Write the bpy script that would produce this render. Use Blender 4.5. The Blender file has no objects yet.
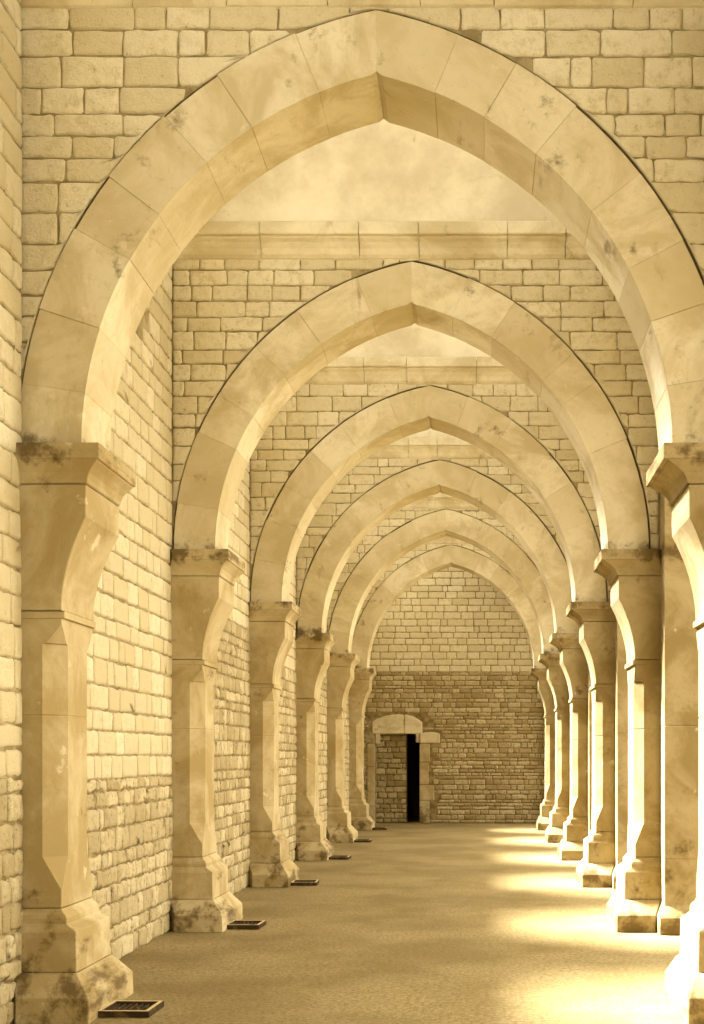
import bpy, bmesh, math, random
from mathutils import Vector
R = random.Random(7)
SC = bpy.context.scene
COL = SC.collection

# ------------------------------------------------------------------ dimensions
F_PX = 1277.0                 # focal length in pixels of a 704 x 1024 picture
VX, VY = 480.0, 756.0         # vanishing point of the aisle
EYE = 1.63
XW = -2.905                    # face of the outer wall
XC = -0.645                    # centre line of the aisle
XA = 1.63                     # aisle face of the arcade piers
SPR = 3.56                    # springing height
BAY = 4.04
T = 0.587                     # thickness of a cross wall
Y0 = 7.98                     # front plane of the first cross wall
NA = 6
YW = [Y0 + k * BAY for k in range(NA)]       # front planes of the cross walls
YEND = 31.0
HALF = 1.848                  # half span of the transverse arches
RISE = 2.33
RING = 0.395
RIN = (HALF ** 2 + RISE ** 2) / (2 * HALF)
ROUT = RIN + RING
SPRA = 4.30                    # springing of the arcade openings
CORN0, CORN1 = 6.32, 6.61
RIDGE = 11.0
XN0, XN1 = 1.70, 2.70         # arcade wall faces

# ------------------------------------------------------------------ helpers
def link(name, me, parent=None):
    o = bpy.data.objects.new(name, me)
    COL.objects.link(o)
    if parent: o.parent = parent
    return o

def mesh(name, V, F, mats, parent=None, midx=None, tone=None, smooth=None, recalc=True):
    me = bpy.data.meshes.new(name)
    me.from_pydata(V, [], F)
    for m in (mats if isinstance(mats, (list, tuple)) else [mats]): me.materials.append(m)
    if midx: me.polygons.foreach_set('material_index', midx)
    if tone:
        a = me.attributes.new('tone', 'FLOAT', 'FACE'); a.data.foreach_set('value', tone)
    if smooth is True: me.polygons.foreach_set('use_smooth', [True] * len(F))
    elif smooth: me.polygons.foreach_set('use_smooth', smooth)
    me.update()
    if recalc:
        bm = bmesh.new(); bm.from_mesh(me)
        bmesh.ops.recalc_face_normals(bm, faces=bm.faces)
        bm.to_mesh(me); bm.free()
    return link(name, me, parent)

def empty(name, loc, label, cat, group=None):
    o = bpy.data.objects.new(name, None); COL.objects.link(o)
    o.location = loc; o.empty_display_size = 0.2
    o['label'] = label; o['category'] = cat
    if group: o['group'] = group
    return o

def structure(o, label, cat):
    o['kind'] = 'structure'; o['label'] = label; o['category'] = cat
    return o

def box(V, F, x0, x1, y0, y1, z0, z1):
    b = len(V)
    V += [(x0,y0,z0),(x1,y0,z0),(x1,y1,z0),(x0,y1,z0),(x0,y0,z1),(x1,y0,z1),(x1,y1,z1),(x0,y1,z1)]
    F += [tuple(b+i for i in f) for f in ((0,3,2,1),(4,5,6,7),(0,1,5,4),(1,2,6,5),(2,3,7,6),(3,0,4,7))]

# ------------------------------------------------------------------ materials
class N:
    def __init__(s, name):
        s.m = bpy.data.materials.new(name); s.m.use_nodes = True
        s.t = s.m.node_tree; s.t.nodes.clear()
        s.out = s.n('ShaderNodeOutputMaterial'); s.b = s.n('ShaderNodeBsdfPrincipled')
        s.t.links.new(s.b.outputs[0], s.out.inputs[0])
        s.b.inputs['Roughness'].default_value = 0.95
        s.b.inputs['Specular IOR Level'].default_value = 0.15
        s.pos = s.n('ShaderNodeNewGeometry').outputs['Position']
    def n(s, ty, **kw):
        nd = s.t.nodes.new(ty)
        for k, v in kw.items(): setattr(nd, k, v)
        return nd
    def l(s, a, b): s.t.links.new(a, b)
    def noise(s, scale, detail=4, rough=0.6, vec=None, dist=0.0):
        nd = s.n('ShaderNodeTexNoise'); nd.inputs['Scale'].default_value = scale
        nd.inputs['Detail'].default_value = detail; nd.inputs['Roughness'].default_value = rough
        nd.inputs['Distortion'].default_value = dist
        s.l(vec or s.pos, nd.inputs['Vector']); return nd.outputs['Fac']
    def scaled(s, v):
        nd = s.n('ShaderNodeVectorMath', operation='MULTIPLY'); s.l(s.pos, nd.inputs[0]); nd.inputs[1].default_value = v
        return nd.outputs[0]
    def ramp(s, fac, a, b, lo=0.0, hi=1.0):
        nd = s.n('ShaderNodeMapRange', interpolation_type='SMOOTHSTEP')
        s.l(fac, nd.inputs['Value'])
        nd.inputs['From Min'].default_value = a; nd.inputs['From Max'].default_value = b
        nd.inputs['To Min'].default_value = lo; nd.inputs['To Max'].default_value = hi
        return nd.outputs[0]
    def math(s, op, a, b):
        nd = s.n('ShaderNodeMath', operation=op)
        for i, x in enumerate((a, b)):
            if isinstance(x, (int, float)): nd.inputs[i].default_value = x
            else: s.l(x, nd.inputs[i])
        return nd.outputs[0]
    def mix(s, fac, a, b, mode='MIX'):
        nd = s.n('ShaderNodeMix', data_type='RGBA', blend_type=mode)
        if isinstance(fac, (int, float)): nd.inputs[0].default_value = fac
        else: s.l(fac, nd.inputs[0])
        for i, x in ((6, a), (7, b)):
            if isinstance(x, (tuple, list)): nd.inputs[i].default_value = (*x, 1)
            else: s.l(x, nd.inputs[i])
        return nd.outputs[2]
    def finish(s, col, height=None, strength=0.5, dist=0.02):
        if isinstance(col, (tuple, list)): s.b.inputs['Base Color'].default_value = (*col, 1)
        else: s.l(col, s.b.inputs['Base Color'])
        if height is not None:
            bp = s.n('ShaderNodeBump'); bp.inputs['Strength'].default_value = strength; bp.inputs['Distance'].default_value = dist
            s.l(height, bp.inputs['Height']); s.l(bp.outputs[0], s.b.inputs['Normal'])
        return s.m

LIGHT = (0.63, 0.570, 0.405)
MID   = (0.47, 0.400, 0.245)
DARK  = (0.17, 0.120, 0.042)
BLACK = (0.05, 0.028, 0.006)

def ashlar(name, light=LIGHT, mid=MID, stain=0.6, rnd=0.5, damp=0.0):
    m = N(name)
    c = m.mix(m.ramp(m.noise(1.7, 6, 0.66, None, 0.6), 0.36, 0.62), mid, light)
    c = m.mix(m.ramp(m.noise(11, 7, 0.72, None, 0.4), 0.50, 0.72, 0, 0.55), c, mid)
    oi = m.n('ShaderNodeObjectInfo')
    c = m.mix(m.math('MULTIPLY', oi.outputs['Random'], rnd), c, mid)
    st = m.ramp(m.noise(2.3, 7, 0.7, m.scaled((1, 1, 0.55)), 0.8), 0.60, 0.74)
    c = m.mix(m.math('MULTIPLY', st, stain), c, DARK)
    if damp:
        sx = m.n('ShaderNodeSeparateXYZ'); m.l(m.pos, sx.inputs[0])
        low = m.ramp(sx.outputs['Z'], 0.0, 0.80, 0.17, 0.0)          # rising damp: blotches crowd the footings
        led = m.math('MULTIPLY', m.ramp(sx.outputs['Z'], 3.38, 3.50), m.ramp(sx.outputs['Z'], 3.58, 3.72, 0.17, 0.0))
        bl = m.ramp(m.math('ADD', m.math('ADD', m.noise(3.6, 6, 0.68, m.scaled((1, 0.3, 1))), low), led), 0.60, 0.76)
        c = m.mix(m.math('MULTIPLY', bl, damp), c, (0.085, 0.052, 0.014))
    pale = m.ramp(m.noise(5.5, 4, 0.6), 0.66, 0.74)
    c = m.mix(m.math('MULTIPLY', pale, 0.45), c, (0.68, 0.61, 0.43))
    sp = m.ramp(m.noise(70, 2, 0.5), 0.70, 0.80)
    c = m.mix(m.math('MULTIPLY', sp, 0.55), c, DARK)
    h = m.math('ADD', m.noise(14, 6, 0.65), m.math('MULTIPLY', m.noise(80, 3, 0.6), 0.5))
    return m.finish(c, h, 0.28, 0.010)

def stone(name, light, mid, dark, spots=0.5, bump=0.5, spot_lo=0.62):
    m = N(name)
    at = m.n('ShaderNodeAttribute', attribute_type='GEOMETRY', attribute_name='tone')
    c = m.mix(at.outputs['Fac'], mid, light)
    c = m.mix(m.ramp(m.noise(13, 7, 0.72), 0.45, 0.68, 0, 0.85), c, mid)
    st = m.ramp(m.noise(1.4, 6, 0.68), 0.55, 0.75)
    c = m.mix(m.math('MULTIPLY', st, 0.5), c, mid)
    sp = m.ramp(m.noise(26, 4, 0.7), spot_lo, spot_lo + 0.14)
    c = m.mix(m.math('MULTIPLY', sp, spots), c, dark)
    h = m.math('ADD', m.noise(22, 6, 0.7), m.math('MULTIPLY', m.noise(90, 3, 0.6), 0.4))
    return m.finish(c, h, bump, 0.02)

def mortar(name, a, b):
    m = N(name)
    c = m.mix(m.ramp(m.noise(6, 5, 0.6), 0.35, 0.65), a, b)
    return m.finish(c, m.noise(60, 4, 0.6), 0.4, 0.01)

M_ASH = ashlar('pale_ashlar', mid=(0.44, 0.365, 0.21), rnd=0.7, damp=0.8)
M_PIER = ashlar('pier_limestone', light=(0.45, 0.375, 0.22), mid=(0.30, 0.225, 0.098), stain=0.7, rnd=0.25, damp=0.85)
M_ARC = ashlar('shaded_limestone', light=(0.335, 0.265, 0.135), mid=(0.215, 0.155, 0.06), stain=0.75, rnd=0.3, damp=0.85)  # darker than the wall piers' stone: shade on the arcade fronts put into colour
M_CORN = ashlar('cornice_limestone', stain=0.75, rnd=0.0)
M_STONE = stone('squared_stone', LIGHT, (0.47, 0.40, 0.24), DARK, 0.6, 0.7)
M_MORT = mortar('lime_mortar', (0.19, 0.145, 0.065), (0.33, 0.27, 0.145))
M_RUB = stone('rubble_stone', (0.50, 0.425, 0.26), (0.29, 0.225, 0.105), BLACK, 0.7, 0.9, 0.58)
M_RMORT = mortar('earth_mortar', (0.15, 0.105, 0.04), (0.29, 0.225, 0.11))

def plaster():
    m = N('old_plaster')
    c = m.mix(m.ramp(m.noise(0.9, 6, 0.65), 0.35, 0.65), (0.52, 0.45, 0.30), (0.72, 0.665, 0.50))
    st = m.ramp(m.noise(2.2, 7, 0.72, None, 1.0), 0.56, 0.70)
    c = m.mix(m.math('MULTIPLY', st, 0.6), c, (0.38, 0.29, 0.14))
    return m.finish(c, m.noise(12, 7, 0.7), 0.3, 0.02)
M_PLAS = plaster()

def earth():
    m = N('beaten_earth')
    c = m.mix(m.ramp(m.noise(0.8, 6, 0.6), 0.35, 0.65), (0.195, 0.142, 0.053), (0.285, 0.219, 0.098))
    g = m.ramp(m.noise(30, 6, 0.8), 0.42, 0.62)
    c = m.mix(m.math('MULTIPLY', g, 0.8), c, (0.12, 0.082, 0.026))
    p = m.ramp(m.noise(75, 3, 0.6), 0.64, 0.74)
    c = m.mix(m.math('MULTIPLY', p, 0.6), c, (0.75, 0.60, 0.36))
    h = m.math('ADD', m.math('MULTIPLY', m.noise(4, 5, 0.6), 0.35), m.math('MULTIPLY', m.noise(38, 6, 0.75), 0.45))
    return m.finish(c, h, 0.55, 0.03)
M_EARTH = earth()
M_NAVE = mortar('dim_nave_stone', (0.20, 0.165, 0.10), (0.28, 0.235, 0.15))

def metal():
    m = N('rusted_iron')
    c = m.mix(m.ramp(m.noise(14, 4, 0.6), 0.45, 0.7), (0.035, 0.022, 0.008), (0.10, 0.06, 0.02))
    return m.finish(c, m.noise(60, 3, 0.5), 0.2, 0.005)
M_IRON = metal()
def simple(name, c, c2):
    m = N(name); return m.finish(m.mix(m.noise(20, 4, 0.6), c, c2))
M_EDGE = simple('pale_metal_rim', (0.42, 0.31, 0.15), (0.55, 0.43, 0.22))
M_VOID = simple('passage_darkness', (0.03, 0.02, 0.006), (0.06, 0.04, 0.012))  # near-black colour stands in for the unlit depth of the passage

# ------------------------------------------------------------------ masonry
class Masonry:
    """courses of separately cut, slightly cushioned stones on a mortar bed, all one wall face"""
    def __init__(s): s.V, s.F, s.M, s.Tn, s.S = [], [], [], [], []
    def quad(s, pts, mi=1):
        b = len(s.V); s.V += [tuple(p) for p in pts]; s.F.append(tuple(range(b, b + len(pts)))); s.M.append(mi); s.Tn.append(0.5); s.S.append(False)
    def solid(s, V, F, mi=1):
        b = len(s.V); s.V += V; s.F += [tuple(b + i for i in f) for f in F]
        s.M += [mi] * len(F); s.Tn += [0.5] * len(F); s.S += [False] * len(F)
    def stone(s, u0, u1, v0, v1, fr, H, jit, mi, tone, clip=None):
        w, h = u1 - u0, v1 - v0
        r = min(0.3 * h, 0.016, 0.3 * w) * R.uniform(0.4, 1.0)
        nu = 3 if w > 0.2 else 2
        P = []
        def edge(ax, ay, bx, by, n):
            P.append((ax, ay))
            for i in range(1, n + 1):
                t = i / (n + 1); P.append((ax + (bx - ax) * t, ay + (by - ay) * t))
            P.append((bx, by))
        edge(u0 + r, v0, u1 - r, v0, nu); edge(u1, v0 + r, u1, v1 - r, 1)
        edge(u1 - r, v1, u0 + r, v1, nu); edge(u0, v1 - r, u0, v0 + r, 1)
        P = [(x + R.uniform(-jit, jit), y + R.uniform(-jit, jit)) for x, y in P]
        cu, cv = (u0 + u1) / 2, (v0 + v1) / 2
        if clip:
            P = [clip(x, y) for x, y in P]
            cu = sum(p[0] for p in P) / len(P); cv = sum(p[1] for p in P) / len(P)
            w = max(p[0] for p in P) - min(p[0] for p in P); h = max(p[1] for p in P) - min(p[1] for p in P)
            if w < 0.05 or h < 0.04: return
        n = len(P); b = len(s.V)
        tilt_u, tilt_v = R.uniform(-.18, .18) * H, R.uniform(-.18, .18) * H
        HH = H * R.uniform(0.8, 1.12)
        bev = min(0.013, 0.2 * h)
        for hh, ins in ((-0.004, -0.002), (0.6, 0.25 * bev), (0.95, bev), (1.0, None)):
            for x, y in P:
                if ins is None: x2, y2 = cu + (x - cu) * 0.6, cv + (y - cv) * 0.55
                else:
                    x2 = cu + (x - cu) * (1 - ins / (w / 2)); y2 = cv + (y - cv) * (1 - ins / (h / 2))
                d = hh if hh < 0 else HH * hh + (tilt_u * (x2 - cu) / w + tilt_v * (y2 - cv) / h + R.uniform(-.07, .07) * H if hh > .5 else 0)
                s.V.append(fr(x2, y2, d))
        s.V.append(fr(cu, cv, HH))
        for k in range(3):
            for i in range(n):
                j = (i + 1) % n
                s.F.append((b + k*n + i, b + k*n + j, b + (k+1)*n + j, b + (k+1)*n + i))
        for i in range(n): s.F.append((b + 3*n + i, b + 3*n + (i+1) % n, b + 4*n))
        q = 4 * n
        s.M += [mi] * q; s.Tn += [tone] * q; s.S += [True] * q
    def fill(s, u0, u1, v0, v1, fr, ch, cl, joint, H, jit=0.004, mi=0, keep=None, tones=(0.2, 1.0), clip=None):
        v = v0
        while v < v1 - 0.04:
            h = R.uniform(*ch)
            if v + h > v1 - 0.06: h = v1 - v
            u = u0; first = True
            while u < u1 - 0.02:
                w = R.uniform(*cl)
                if R.random() < 0.15: w *= 0.55
                if first: w *= R.uniform(0.4, 1.0); first = False
                if u + w > u1 - 0.09: w = u1 - u
                j2 = joint / 2
                a = (u + j2, u + w - j2, v + j2 + R.uniform(-.003, .003), v + h - j2 + R.uniform(-.003, .003))
                if keep is None or keep(*a):
                    s.stone(*a, fr, H, jit, mi, R.uniform(*tones), clip)
                u += w
            v += h
    def build(s, name, mats):
        return mesh(name, s.V, s.F, mats, None, s.M, s.Tn, s.S, recalc=False)

def arch_z(x, rad, half=HALF, xc=XC, spr=SPR):
    """height of a pointed arch curve of radius rad at x, None outside it"""
    cx = half - RIN if half == HALF else None
    d = abs(x - xc)
    c = RIN - HALF                          # centre lies c beyond the middle
    q = rad * rad - (d + c) ** 2
    return spr + math.sqrt(q) if q > 0 else None

# ------------------------------------------------------------------ floor
V, F = [], []
nx, ny = 60, 140
X0f, X1f, Y0f, Y1f = -3.5, 12.0, -6.0, 34.0
for j in range(ny + 1):
    for i in range(nx + 1):
        x = X0f + (X1f - X0f) * i / nx; y = Y0f + (Y1f - Y0f) * j / ny
        V.append((x, y, R.uniform(-.006, .0)))
for j in range(ny):
    for i in range(nx):
        a = j * (nx + 1) + i; F.append((a, a + 1, a + nx + 2, a + nx + 1))
structure(mesh('floor', V, F, M_EARTH, smooth=True, recalc=False), 'beaten earth floor of the aisle with bands of sunlight', 'floor')

# ------------------------------------------------------------------ cross walls, arches, cornices
order = ['nearest', 'second', 'third', 'fourth', 'fifth', 'farthest']
def cross_wall(k):
    ya = YW[k]; yb = ya + T
    ms = Masonry()
    core_f = ya + 0.012
    xs = [XW - 0.2, XW]
    n = 48
    rm = ROUT + 0.009
    hw = HALF + RING + 0.014
    c0 = RIN - HALF; am = math.acos(c0 / rm)
    xs, zs = [XW - 0.1], [SPR]
    for i in range(n + 1):
        t = am * i / n; xs.append(XC + c0 - rm * math.cos(t)); zs.append(SPR + rm * math.sin(t))
    for i in range(n - 1, -1, -1):
        t = am * i / n; xs.append(XC - c0 + rm * math.cos(t)); zs.append(SPR + rm * math.sin(t))
    xs.append(XN0 - 0.008); zs.append(SPR)
    top = 8.6
    V, F = [], []
    for x, z in zip(xs, zs): V += [(x, core_f, z), (x, core_f, top), (x, yb, z), (x, yb, top)]
    for i in range(len(xs) - 1):
        a, b = 4 * i, 4 * i + 4
        F += [(a, b, b+1, a+1), (a+2, a+3, b+3, b+2), (a, a+2, b+2, b), (a+1, b+1, b+3, a+3)]
    F += [(0, 1, 3, 2), (len(V)-4, len(V)-2, len(V)-1, len(V)-3)]
    ms.solid(V, F, 1)
    def fr(u, v, h): return (u, core_f - h, v)
    c = RIN - HALF
    def clip(x, y):
        """push a point inside the ring out on to the extrados"""
        if y < SPR: return (x, y)
        sd = -1 if x < XC else 1
        cx = XC - sd * c
        dx, dy = x - cx, y - SPR
        r = math.hypot(dx, dy); ro = ROUT + 0.012
        if r >= ro or r < 1e-6: return (x, y)
        return (cx + dx / r * ro, SPR + dy / r * ro)
    def keep(u0, u1, v0, v1):
        n = 0
        for u in (u0, (u0+u1)/2, u1):
            for v in (v0, (v0+v1)/2, v1):
                if clip(u, v) == (u, v): n += 1
        return n >= 2
    ms.fill(XW + 0.008, XN0 - 0.014, SPR + 0.012, CORN0 + 0.02, fr, (0.125, 0.205), (0.22, 0.46), 0.010, 0.012, 0.005, 0, keep, (0.25, 1.0), clip)
    o = ms.build('wall_cross_%d' % (k + 1), [M_STONE, M_MORT])
    structure(o, 'coursed stone cross wall above the %s arch' % order[k], 'wall')
    # cornice
    prof = [(0.0, 6.30), (0.025, 6.315), (0.045, 6.34), (0.06, 6.39), (0.09, 6.44), (0.12, 6.465), (0.12, 6.485), (0.15, 6.49), (0.155, 6.50), (0.155, 6.60), (0.148, 6.61), (0.0, 6.615)]
    V, F = [], []
    x = XW; first = True
    cuts = [XW]
    while cuts[-1] < XN0 - 0.6: cuts.append(cuts[-1] + R.uniform(0.45, 0.95))
    cuts.append(XN0 - 0.008)
    for i in range(len(cuts) - 1):
        dy = R.uniform(-.006, .006); dz = R.uniform(-.004, .004)
        b = len(V); g = 0.003
        for xx in (cuts[i] + g, cuts[i+1] - g):
            for q, z in prof: V.append((xx, core_f - q + (dy if q > 0 else 0), z + dz))
        m = len(prof)
        for a in range(m):
            c = (a + 1) % m
            F.append((b + a, b + c, b + m + c, b + m + a))
        F.append(tuple(b + a for a in range(m))); F.append(tuple(b + m + a for a in reversed(range(m))))
    structure(mesh('trim_%d' % (k + 1), V, F, M_CORN), 'moulded stone string course above the %s arch' % order[k], 'cornice')

ARCH_LABEL = [
    'largest pale pointed arch framing the whole view, with wide voussoirs',
    'pointed stone arch seen directly inside the largest arch, second from the front',
    'pointed stone arch, third in from the front, with patched darker right haunch',
    'pointed stone arch, fourth in from the front, with pale mortar joints',
    'pointed stone arch, fifth in from the front, just before the last arch',
    'smallest pointed stone arch, standing just in front of the doorway wall',
]
ARCH_LABEL[2] = 'pointed stone arch, third in from the front, between the second and fourth'
def voussoir(parent, k, side, a0, a1, loc):
    """one wedge of the ring; angles measured from the springing"""
    ya, yb = YW[k] - 0.004, YW[k] + T + 0.006
    c = RIN - HALF
    cx = XC + side * (-c)
    n = max(2, int((a1 - a0) / 0.045))
    pf = R.uniform(-.0025, .0025)
    ri, ro = RIN + R.uniform(-.002, .002), ROUT + R.uniform(-.012, .003)
    g = 0.0007
    V, F = [], []
    for i in range(n + 1):
        t = a0 + (a1 - a0) * i / n
        for rr in (ri, ro):
            tt = t + (g / rr if i == 0 else -g / rr if i == n else 0)
            x = cx + side * rr * math.cos(tt); z = SPR + rr * math.sin(tt)
            if (x - XC) * side < 0: x = XC                     # the crown joint is upright
            V += [(x - loc[0], ya + pf - loc[1], z - loc[2]), (x - loc[0], yb - loc[1], z - loc[2])]
    for i in range(n):
        a, b = 4 * i, 4 * i + 4     # a: in-front, a+1 in-back, a+2 out-front, a+3 out-back
        F += [(a, b, b+2, a+2), (a+1, a+3, b+3, b+1), (a, a+1, b+1, b), (a+2, b+2, b+3, a+3)]
    F += [(0, 2, 3, 1), (4*n, 4*n+1, 4*n+3, 4*n+2)]
    me = bpy.data.meshes.new('voussoir'); me.from_pydata(V, [], F); me.materials.append(M_ASH)
    bm = bmesh.new(); bm.from_mesh(me)
    bmesh.ops.remove_doubles(bm, verts=bm.verts, dist=0.0004)
    bmesh.ops.recalc_face_normals(bm, faces=bm.faces)
    ed = [e for e in bm.edges if len(e.link_faces) == 2 and e.calc_face_angle(0) > 0.6]
    bmesh.ops.bevel(bm, geom=ed, offset=0.0014, segments=1, affect='EDGES', profile=0.5)
    bm.to_mesh(me); bm.free()
    return link('voussoir', me, parent)

def pointed_arch(k):
    loc = (XC, YW[k] + T / 2, SPR)
    e = empty('pointed_arch', loc, ARCH_LABEL[k], 'arch', 'transverse arches of the aisle')
    amax = math.acos((RIN - HALF) / RIN)
    amo = math.acos((RIN - HALF) / ROUT)
    for side in (-1, 1):
        n = 7 if k else 8
        cuts = [0.0]
        for i in range(1, n): cuts.append(amax * (i + R.uniform(-.22, .22)) / n)
        cuts.append(amo)
        for i in range(n): voussoir(e, k, side, cuts[i], cuts[i+1], loc)
for k in range(NA):
    cross_wall(k); pointed_arch(k)

# ------------------------------------------------------------------ vault cells
def vault(k, y0, y1, label):
    half = (y1 - y0) / 2; ym = (y0 + y1) / 2; rise = RIDGE - CORN1
    rad = (half ** 2 + rise ** 2) / (2 * half); c = rad - half
    n = 14; th = 0.22
    def curve(rd, zb):
        am = math.acos(c / rd)
        pts = [(ym - (rd * math.cos(am * i / n) - c), zb + rd * math.sin(am * i / n)) for i in range(n + 1)]
        return pts + [(2 * ym - y, z) for y, z in reversed(pts[:-1])]
    a, b = curve(rad, CORN1), curve(rad + th, CORN1)
    V, F = [], []
    xs = [XW - 0.45, XN0 + 0.3]
    for x in xs:
        V += [(x, y, z) for y, z in a] + [(x, y, z) for y, z in b]
    m = len(a); S = []
    for i in range(m - 1):
        F.append((i, i+1, 2*m+i+1, 2*m+i)); F.append((m+i, 3*m+i, 3*m+i+1, m+i+1))
        F.append((i, m+i, m+i+1, i+1)); F.append((2*m+i, 2*m+i+1, 3*m+i+1, 3*m+i))
    F.append((0, 2*m, 3*m, m)); F.append((m-1, 2*m-1, 4*m-1, 3*m-1))
    structure(mesh('ceiling_%d' % (k + 1), V, F, M_PLAS), label, 'ceiling')
vault(0, YW[0] - BAY + T, YW[0], 'plastered barrel vault in front of the first cross wall')
vault(7, YW[0] - 2 * BAY + T, YW[0] - BAY, 'plastered barrel vault above the standpoint')
for k in range(NA - 1):
    vault(k + 1, YW[k] + T, YW[k + 1], 'plastered barrel vault behind the %s arch' % order[k])
vault(NA, YW[-1] + T, YEND, 'plastered barrel vault before the doorway wall')

# ------------------------------------------------------------------ outer wall with high windows
WOUT = -3.35
def wall_left():
    ms = Masonry()
    ya, yb, top = -3.0, YEND + 0.6, 11.9
    bays = [(YW[0] - 2 * BAY + T, YW[0] - BAY), (YW[0] - BAY + T, YW[0])] + [(YW[k] + T, YW[k+1]) for k in range(NA - 1)] + [(YW[-1] + T, YEND)]
    wins = []
    for a, b in bays:
        c = (a + b) / 2 - 0.38; hw = min(1.0, (b - a) * 0.25); wins.append((c - hw, c + hw))
    zi, zo, zt = 5.32, 5.55, 8.9
    y = ya
    for a, b in wins:
        V, F = [], []; box(V, F, WOUT, XW, y, a, -0.1, top); ms.solid(V, F, 1)
        V, F = [], []; box(V, F, WOUT, XW, a, b, -0.1, zi); 
        V[4] = (WOUT, a, zo); V[7] = (WOUT, b, zo); ms.solid(V, F, 1)
        V, F = [], []; box(V, F, WOUT, XW, a, b, zt, top); ms.solid(V, F, 1)
        y = b
    V, F = [], []; box(V, F, WOUT, XW, y, yb, -0.1, top); ms.solid(V, F, 1)
    def fr(u, v, h): return (XW + off + h, u, v)
    split = [1.5, 1.5, 1.45, 3.2, 2.95, 3.1, 3.1, 3.1]
    for i, (a, b) in enumerate(bays):
        if i == 0: continue
        if i == 1: a = 5.2
        off = 0.04 if i == 1 else 0.0
        if i == 1: V, F = [], []; box(V, F, XW - .02, XW + off, a - .1, b - 0.012, -0.1, zi - .05); ms.solid(V, F, 1)
        w0, w1 = wins[i]
        ztop = 6.6 if i < 4 else 5.4
        def keep(u0, u1, v0, v1): return not (u1 > w0 and u0 < w1 and v1 > zi - 0.02)
        b -= 0.010
        ms.fill(a + 0.004, b - 0.004, 0.0, split[i], fr, (0.10, 0.19), (0.10, 0.36), 0.014, 0.022, 0.012, 2, None, (0.35, 1.15) if i == 2 else (0.1, 1.0))
        ms.fill(a + 0.004, b - 0.004, split[i], ztop, fr, (0.14, 0.21), (0.22, 0.48), 0.015, 0.015, 0.007, 0, keep, (-0.1, 0.75))
        # earth-coloured bedding behind the rubble
        x = XW + off + 0.002; ms.quad([(x, a, 0), (x, b, 0), (x, b, split[i]), (x, a, split[i])], 3)
    structure(ms.build('wall_left', [M_STONE, M_MORT, M_RUB, M_RMORT]), 'outer stone wall with pale courses over rough rubble', 'wall')
wall_left()

# ------------------------------------------------------------------ end wall with its doorway
DX0, DX1, DZ = -2.55, -1.47, 2.17
def wall_back():
    ms = Masonry(); core = YEND + 0.015; top = 11.9; back = YEND + 0.65
    for x0, x1, z0, z1 in ((WOUT, DX0, -0.1, top), (DX1, XN1 + 0.5, -0.1, top), (DX0, DX1, DZ + 0.1, top)):
        V, F = [], []; box(V, F, x0, x1, core, back, z0, z1); ms.solid(V, F, 1)
    def fr(u, v, h): return (u, core - h, v)
    S = 3.67
    def keep(u0, u1, v0, v1):
        if u1 > DX0 - 0.10 and u0 < DX1 + 0.08 and v0 < 2.40: return False
        if u1 > DX0 - 0.05 and u0 < DX1 + 0.10 and v0 < 2.62: return False
        if u1 > DX1 and u0 < DX1 + 0.26 and v0 < 2.17: return False
        if u1 > DX1 and u0 < DX1 + 0.5 and v1 > 1.93 and v0 < 2.2: return False
        return True
    ms.fill(XW, XN0, 0.0, S, fr, (0.07, 0.14), (0.12, 0.40), 0.018, 0.022, 0.007, 2, keep, (0.0, 1.0))
    ms.fill(XW, XN0, S, 6.7, fr, (0.14, 0.185), (0.2, 0.46), 0.018, 0.014, 0.005, 0, None, (0.3, 1.0))
    ms.quad([(DX1, core - .001, 0), (XN0, core - .001, 0), (XN0, core - .001, S), (DX1, core - .001, S)], 3)
    ms.quad([(XW, core - .001, DZ + .1), (DX1, core - .001, DZ + .1), (DX1, core - .001, S), (XW, core - .001, S)], 3)
    structure(ms.build('wall_back', [M_STONE, M_MORT, M_RUB, M_RMORT]), 'end wall of pale courses above dark rubble', 'wall')
wall_back()

def rough_block(name, x0, x1, y0, y1, z0, z1, parent, mat, bev=0.03, peak=0.0, label=None, slope=0.0):
    """a single dressed stone with softened edges; peak raises the middle of its top"""
    bm = bmesh.new()
    n = 8
    V, F = [], []
    for i in range(n + 1):
        t = i / n; x = x0 + (x1 - x0) * t
        zt = z1 + peak * (math.sin(math.pi * t) ** 0.7 if 0 < t < 1 else 0) + slope * t
        V += [(x, y0, z0), (x, y0, zt), (x, y1, z0), (x, y1, zt)]
    for i in range(n):
        a, b = 4*i, 4*i+4
        F += [(a, b, b+1, a+1), (a+2, a+3, b+3, b+2), (a, a+2, b+2, b), (a+1, b+1, b+3, a+3)]
    F += [(0, 1, 3, 2), (4*n, 4*n+2, 4*n+3, 4*n+1)]
    me = bpy.data.meshes.new(name); me.from_pydata(V, [], F); me.materials.append(mat)
    bm.from_mesh(me); bmesh.ops.recalc_face_normals(bm, faces=bm.faces)
    ed = [e for e in bm.edges if e.calc_face_angle(0) > 0.6]
    bmesh.ops.bevel(bm, geom=ed, offset=bev, segments=3, affect='EDGES', profile=0.5)
    bm.to_mesh(me); bm.free()
    o = link(name, me, parent)
    if label: o['label'] = label
    return o

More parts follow.
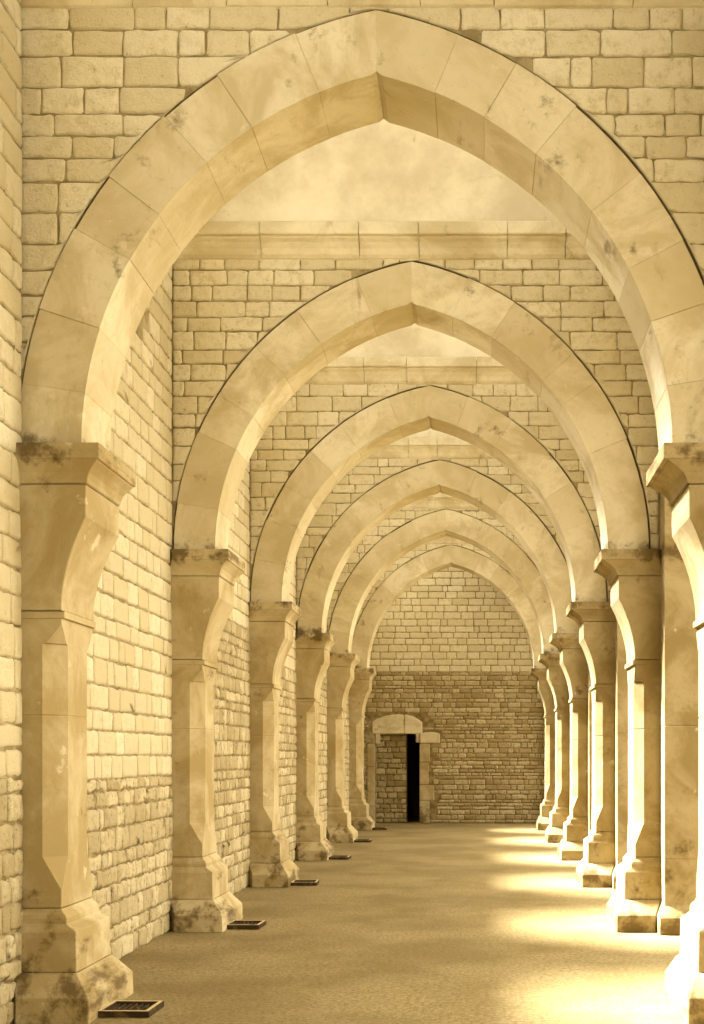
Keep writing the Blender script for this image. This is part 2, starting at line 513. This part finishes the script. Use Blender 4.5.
def doorway():
    root = bpy.data.objects.new('door_1', None); COL.objects.link(root)
    root['kind'] = 'structure'; root['label'] = 'dark low doorway with arched lintel in the end wall'; root['category'] = 'doorway'
    yf = YEND - 0.02
    rough_block('lintel', DX0 - 0.08, -1.85, yf, YEND + .3, DZ, 2.46, root, M_ASH, 0.03, 0.07, slope=0.17)
    rough_block('lintel', -1.843, DX1 + 0.07, yf, YEND + .3, DZ, 2.63, root, M_ASH, 0.03, 0.05, slope=-0.19)
    rough_block('bracket', DX0, DX0 + 0.11, yf + .03, YEND + .3, 1.93, DZ, root, M_ASH, 0.02)
    rough_block('bracket', DX1 - 0.09, DX1, yf + .03, YEND + .3, 1.96, DZ, root, M_ASH, 0.02)
    z = 0.0
    for h in (0.42, 0.33, 0.62, 0.45, 0.11):
        rough_block('jamb_stone', DX0 - 0.19, DX0 - 0.002, yf, YEND + .4, z, z + h - .006, root, M_PIER, 0.015); z += h
    z = 0.0
    for h, w in ((0.55, 0.24), (0.38, 0.36), (0.55, 0.22), (0.45, 0.25)):
        rough_block('jamb_stone', DX1 + 0.002, DX1 + w, yf, YEND + .4, z, z + h - .008, root, M_PIER, 0.02); z += h
    rough_block('shoulder_stone', DX1 + 0.002, DX1 + 0.50, yf, YEND + .3, 1.94, 2.17, root, M_ASH, 0.04, 0.04)
    # blocking wall part way in, and the dark passage beside it
    ms = Masonry(); core = YEND + 0.36; xb = -1.80
    V, F = [], []; box(V, F, DX0 - 0.1, xb, core + .01, core + 0.3, 0, 2.4); ms.solid(V, F, 1)
    def fr(u, v, h): return (u, core - h, v)
    ms.fill(DX0 - 0.05, xb, 0.0, 2.3, fr, (0.10, 0.16), (0.16, 0.34), 0.022, 0.03, 0.01, 0, None, (0.0, 1.0))
    o = ms.build('blocking_wall', [M_RUB, M_RMORT]); o.parent = root
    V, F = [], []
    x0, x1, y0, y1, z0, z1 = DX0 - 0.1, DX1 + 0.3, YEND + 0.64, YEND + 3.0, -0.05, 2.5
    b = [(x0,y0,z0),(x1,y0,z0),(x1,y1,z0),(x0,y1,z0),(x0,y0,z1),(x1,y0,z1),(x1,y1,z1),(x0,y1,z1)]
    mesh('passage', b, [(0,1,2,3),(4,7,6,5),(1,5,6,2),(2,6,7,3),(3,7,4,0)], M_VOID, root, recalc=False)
doorway()

# ------------------------------------------------------------------ piers
def loft(name, levels, s, xw, parent, mat, yc):
    """stack of chamfered half sections: (z, projection, half depth, chamfer)"""
    V, F = [], []
    p0 = 0.0 if s > 0 else -0.07
    for z, P, D, c in levels:
        c = max(c, 0.005)
        q = max(0.003, min(0.10, (D - .37) * .9))          # plinth corner cut back to the wall
        for p, d in ((p0, -D + q), (p0 + q * .8, -D), (P - c, -D), (P, -D + c), (P, D - c), (P - c, D), (p0 + q * .8, D), (p0, D - q)):
            V.append((s * p, d, z))
    n = 8
    for i in range(len(levels) - 1):
        for a in range(n):
            b = (a + 1) % n
            F.append((i*n + a, i*n + b, (i+1)*n + b, (i+1)*n + a))
    F.append(tuple(range(n))); F.append(tuple((len(levels)-1)*n + a for a in range(n)))
    o = mesh(name, V, F, mat, parent)
    return o

def profiles(plinth, base, shaft, neck, cap, c):
    """levels of each part from the projections of its main members"""
    PL = [(0.0, plinth + .004, .505, 0), (.150, plinth, .50, 0), (.158, plinth - .004, .496, 0), (.268, base + .022, .40, 0), (.280, base + .012, .385, 0), (.286, base + .008, .38, 0)]
    BA = [(.288, base - .003, .36, 0), (.293, base, .363, 0), (.535, base - .004, .36, 0), (.545, base - .008, .357, 0), (.572, shaft + .055, .345, 0), (.590, shaft + .036, .338, 0), (.594, shaft + .040, .340, 0), (.620, shaft + .040, .340, 0), (.640, shaft + .030, .334, 0), (.660, shaft + .008, .322, 0), (.678, shaft + .002, .318, 0)]
    D = .315
    SH = [(.683, shaft - .003, D - .003, 0), (.688, shaft, D, 0), (.80, shaft, D, 0), (1.00, shaft, D, c), (1.876, shaft, D, c), (1.880, shaft - .003, D - .003, c), (1.886, shaft - .003, D - .003, c), (1.89, shaft, D, c), (2.33, shaft, D, c), (2.335, shaft, D, c * .8), (2.45, shaft, D, 0), (2.485, shaft, D, 0), (2.49, shaft + .022, D + .007, 0), (2.53, shaft + .022, D + .007, 0)]
    CO = []
    for i in range(12):
        t = i / 11
        q = t ** 1.9                                    # slow start, then swings out
        CO.append((2.542 + .57 * t, shaft + .003 + (neck - .006 - shaft) * q, .328 + .034 * q, 0))
    CO = [(2.537, shaft, .325, 0)] + CO + [(3.125, neck - .002, .363, 0), (3.305, neck, .364, 0), (3.312, neck - .003, .361, 0)]
    k = cap - neck
    CA = [(3.318, neck, .364, 0), (3.325, neck + .08 * k, .367, 0), (3.35, neck + .11 * k, .37, 0), (3.385, neck + .24 * k, .378, 0), (3.42, neck + .51 * k, .395, 0), (3.45, neck + .81 * k, .412, 0), (3.457, neck + .83 * k, .415, 0), (3.46, cap - .003, .422, 0), (3.465, cap, .425, 0), (3.552, cap, .425, 0), (3.558, cap - .003, .422, 0)]
    return (('plinth', PL), ('base', BA), ('shaft', SH), ('corbel', CO), ('capital', CA))
WALL_SIDE = profiles(.52, .405, .298, .465, .562, .12)
ARCADE_SIDE = profiles(.36, .28, .175, .335, .50, .085)

def pilaster(parent, s, mat):
    for nm, lv in (WALL_SIDE if s > 0 else ARCADE_SIDE):
        loft(nm, lv, s, 0, parent, mat, 0)

def core_box(name, levels, parent, mat):
    V, F = [], []
    for z, e in levels:
        x0, x1, d = 0.065 - e * 0.6, XN1 - XA + e, 0.60 + e
        for x, y in ((x0, -d), (x1, -d), (x1, d), (x0, d)): V.append((x, y, z))
    for i in range(len(levels) - 1):
        for a in range(4):
            b = (a + 1) % 4; F.append((4*i + a, 4*i + b, 4*i + 4 + b, 4*i + 4 + a))
    F.append((0, 1, 2, 3)); F.append(tuple(4 * (len(levels) - 1) + a for a in range(4)))
    return mesh(name, V, F, mat, parent)

WALL_PIER = [
    'wall pier under the largest arch, with stepped sunlit base and wide floor grate',
    'wall pier under the second arch, with darkened plinth behind a floor grate',
    'wall pier under the third arch, against dark rubble wall',
    'wall pier under the fourth arch, against the outer wall, third from the doorway',
    'wall pier under the fifth arch, against the outer wall, second from the doorway',
    'wall pier beside the dark doorway, under the smallest arch',
]
ARC_PIER = [
    'arcade pier under the largest arch, cut off by the picture edge, base burnt white',
    'arcade pier under the second arch, with paired plinths and broad sunlit chamfer',
    'arcade pier under the third arch, with square plinth beside a sunlit floor band',
    'arcade pier under the fourth arch, fourth from the front, lit along one edge',
    'arcade pier under the fifth arch, second from the end wall',
    'arcade pier under the smallest arch, slimmest and closest to the end wall',
]
for k in range(NA):
    yc = YW[k] + T / 2
    e = empty('wall_pier', (XW, yc, 0), WALL_PIER[k], 'pier', 'piers along the outer wall'); pilaster(e, 1, M_PIER)
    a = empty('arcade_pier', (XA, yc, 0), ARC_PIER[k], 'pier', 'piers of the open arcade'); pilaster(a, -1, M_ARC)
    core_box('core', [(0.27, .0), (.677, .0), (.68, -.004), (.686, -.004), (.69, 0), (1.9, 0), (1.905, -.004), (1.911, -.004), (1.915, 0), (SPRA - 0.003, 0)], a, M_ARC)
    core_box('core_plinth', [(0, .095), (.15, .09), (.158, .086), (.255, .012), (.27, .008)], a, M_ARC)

# ------------------------------------------------------------------ arcade wall towards the nave
def wall_right():
    V, F = [], []
    ops = []
    ys = []
    cs = [YW[0] + T/2 - 2 * BAY, YW[0] + T/2 - BAY] + [y + T/2 for y in YW]
    for i in range(len(cs)):
        a = cs[i] + 0.60; b = (cs[i+1] - 0.60) if i + 1 < len(cs) else YEND - 0.35
        if i: ops.append((a, b))
    def h(y):
        for a, b in ops:
            if a <= y <= b:
                hf = (b - a) / 2; d = abs(y - (a + b) / 2); rise = 1.65 * hf / 1.42
                rd = (hf*hf + rise*rise) / (2*hf); c = rd - hf
                return SPRA + math.sqrt(max(0, rd*rd - (d + c)**2))
        return SPRA
    pts = [-1.2, cs[0]]
    for a, b in ops:
        pts += [a + (b - a) * i / 24 for i in range(25)]
    pts.append(YEND + 0.6)
    pts = sorted(set(pts))
    his = []
    for a, b in ops:
        c = (a + b) / 2; hw = min(1.3, (b - a) * .4); his.append((c - hw, c + hw))  # unseen high openings added to let sky light on to vault and upper walls
    cut = sorted(set(pts + [y for w in his for y in w]))
    V, F = [], []
    def col(ya, yb, za, zb, top):
        b = len(V)
        for y, z in ((ya, za), (yb, zb)): V.extend([(XN0, y, z), (XN0, y, top), (XN1, y, z), (XN1, y, top)])
        F.extend([tuple(b + i for i in f) for f in ((0,4,5,1),(2,3,7,6),(0,2,6,4),(1,5,7,3),(0,1,3,2),(4,6,7,5))])
    for ya, yb in zip(cut[:-1], cut[1:]):
        m = (ya + yb) / 2
        if any(a < m < b for a, b in his):
            col(ya, yb, h(ya), h(yb), 6.75); col(ya, yb, 9.9, 9.9, 11.9)
        else: col(ya, yb, h(ya), h(yb), 11.9)
    structure(mesh('wall_right', V, F, M_ASH), 'arcade wall with pointed openings carried on the sunlit piers', 'wall')
    # closing piece beside the end wall
    V, F = [], []; box(V, F, XN0, XN1, YEND - 0.35, YEND + 0.6, 0, SPRA)
    structure(mesh('wall_respond', V, F, M_ASH), 'short wall end where the arcade meets the end wall', 'wall')
    # rear wall with a high opening added for sky light, and the valley walls between the rear vaults
    V, F = [], []; box(V, F, WOUT, XN1, -1.2, -0.4, -0.1, 5.4); box(V, F, WOUT, -2.8, -1.2, -0.4, 5.4, 11.9); box(V, F, 1.5, XN1, -1.2, -0.4, 5.4, 11.9); box(V, F, -2.8, 1.5, -1.2, -0.4, 10.4, 11.9)
    structure(mesh('wall_front', V, F, M_NAVE), 'stone wall behind the viewer, with a high opening added for light', 'wall')
    for nm, y in (('wall_valley_1', YW[0] - BAY), ):
        V, F = [], []; box(V, F, WOUT, XN1, y, y + T, 6.3, 8.6)
        structure(mesh(nm, V, F, M_ASH), 'stone wall between the two vaults nearest the viewer', 'wall')
    # unseen block added in the arcade bay beside the standpoint to cut light
    V, F = [], []; box(V, F, XN0, XN1, -1.2, YW[0] + T/2 - BAY + .6, 0, SPRA)
    structure(mesh('wall_bay_block', V, F, M_ASH), 'solid block added to close the arcade bay beside the viewer', 'pier')
    # far side of the nave, facing the sun
    V, F = [], []; box(V, F, 10.8, 11.6, -6, 34, -0.1, 5.0)
    structure(mesh('wall_nave', V, F, M_NAVE), 'far sunlit wall of the nave beyond the arcade', 'wall')
wall_right()
V, F = [], []; box(V, F, XN1, 11.6, -7.0, -6.2, -0.1, 12.0)  # unseen wall added to block low sky light through the arcade
structure(mesh('wall_nave_screen', V, F, M_NAVE), 'unseen wall across the nave, added to block sky light', 'wall')

# ------------------------------------------------------------------ floor grates by the wall piers
GR = [
    'widest dark floor grate with pale rim, beside the stepped base under the largest arch',
    'dark floor grate beside the blackened plinth of the second wall pier',
    'dark floor grate beside the third wall pier, below the rubble wall',
    'dark floor grate at the foot of the fourth wall pier',
    'dark floor grate at the foot of the fifth wall pier',
    'smallest dark floor grate, nearest the doorway in the end wall',
]
def make_grate():
    e = empty('floor_grate', (0, 0, 0), GR[0], 'grate', 'floor grates beside the wall piers')
    w, d, t, h = 0.165, 0.175, 0.032, 0.04
    V, F = [], []
    prof = [(0, 0.0), (0, h - .004), (.004, h), (t - .004, h), (t, h - .004), (t, 0.0)]
    # mitred frame: profile swept round the rectangle
    for sx, sy in ((-1, -1), (1, -1), (1, 1), (-1, 1)):
        for q, z in prof: V.append((sx * (w - q), sy * (d - q), z))
    m = len(prof)
    for c in range(4):
        c2 = (c + 1) % 4
        for i in range(m - 1): F.append((c*m + i, c2*m + i, c2*m + i + 1, c*m + i + 1))
    fr_ = mesh('frame', V, F, [M_IRON, M_EDGE], e)
    for p in fr_.data.polygons:
        if p.normal.z > 0.9: p.material_index = 1  # upward faces of the frame get the paler metal
    V, F = [], []; box(V, F, -w + t, w - t, -d + t, d - t, 0.0, 0.006)
    mesh('pan', V, F, M_IRON, e)
    for i in range(7):
        x = -w + t + (2 * (w - t)) * (i + 0.5) / 7
        V, F = [], []; box(V, F, x - .006, x + .006, -d + t, d - t, 0.006, 0.026)
        mesh('bar', V, F, M_IRON, e)
    return e
g0 = make_grate()
for k in range(NA):
    if k == 0: g = g0
    else:
        g = g0.copy(); COL.objects.link(g)
        for ch in g0.children:
            c = ch.copy(); COL.objects.link(c); c.parent = g
    g['label'] = GR[k]
    g.location = (XW + 0.50 + 0.165 + R.uniform(0, .02), YW[k] + 0.14 + R.uniform(-.03, .03), 0.001)
    g.rotation_euler = (0, 0, R.uniform(-.05, .05))

# ------------------------------------------------------------------ light
sun = bpy.data.lights.new('sun', 'SUN'); so = bpy.data.objects.new('sun', sun); COL.objects.link(so)
d = Vector((1.0, -0.37, -1.36)).normalized()
so.rotation_euler = d.to_track_quat('-Z', 'Y').to_euler()
sun.energy = 115.0; sun.angle = math.radians(15); sun.color = (1.0, 0.985, 0.96)

w = bpy.data.worlds.new('sky'); SC.world = w; w.use_nodes = True
nt = w.node_tree; nt.nodes.clear()
out = nt.nodes.new('ShaderNodeOutputWorld'); bg = nt.nodes.new('ShaderNodeBackground')
bg.inputs['Color'].default_value = (1.0, 0.96, 0.86, 1)
# hazy sky, brighter towards the sun's side and ahead, dimmer behind
tc = nt.nodes.new('ShaderNodeTexCoord')
dt = nt.nodes.new('ShaderNodeVectorMath'); dt.operation = 'DOT_PRODUCT'
g = Vector((0.0, 0.90, 0.40)).normalized(); dt.inputs[1].default_value = g
nt.links.new(tc.outputs['Generated'], dt.inputs[0])
mr = nt.nodes.new('ShaderNodeMapRange'); mr.interpolation_type = 'SMOOTHSTEP'
mr.inputs['From Min'].default_value = -0.5; mr.inputs['From Max'].default_value = 0.75
mr.inputs['To Min'].default_value = 5.0; mr.inputs['To Max'].default_value = 14.0
nt.links.new(dt.outputs['Value'], mr.inputs['Value']); nt.links.new(mr.outputs[0], bg.inputs['Strength'])
nt.links.new(bg.outputs[0], out.inputs[0])

# ------------------------------------------------------------------ camera
cam = bpy.data.cameras.new('camera'); co = bpy.data.objects.new('camera', cam); COL.objects.link(co)
co.location = (0, 0, EYE); co.rotation_euler = (math.pi / 2, 0, 0)
cam.sensor_fit = 'VERTICAL'; cam.sensor_height = 36.0; cam.lens = F_PX / 1024 * 36.0
cam.shift_x = -(VX - 352) / 1024; cam.shift_y = (VY - 512) / 1024
cam.clip_start = 0.05; cam.clip_end = 200
SC.camera = co

vs = SC.view_settings
SC.display_settings.display_device = 'sRGB'
vs.view_transform = 'Standard'; vs.look = 'None'; vs.gamma = 1.0; vs.use_curve_mapping = False
vs.exposure = 0.0
SC.cycles.max_bounces = 10; SC.cycles.diffuse_bounces = 8
SC.cycles.use_denoising = True
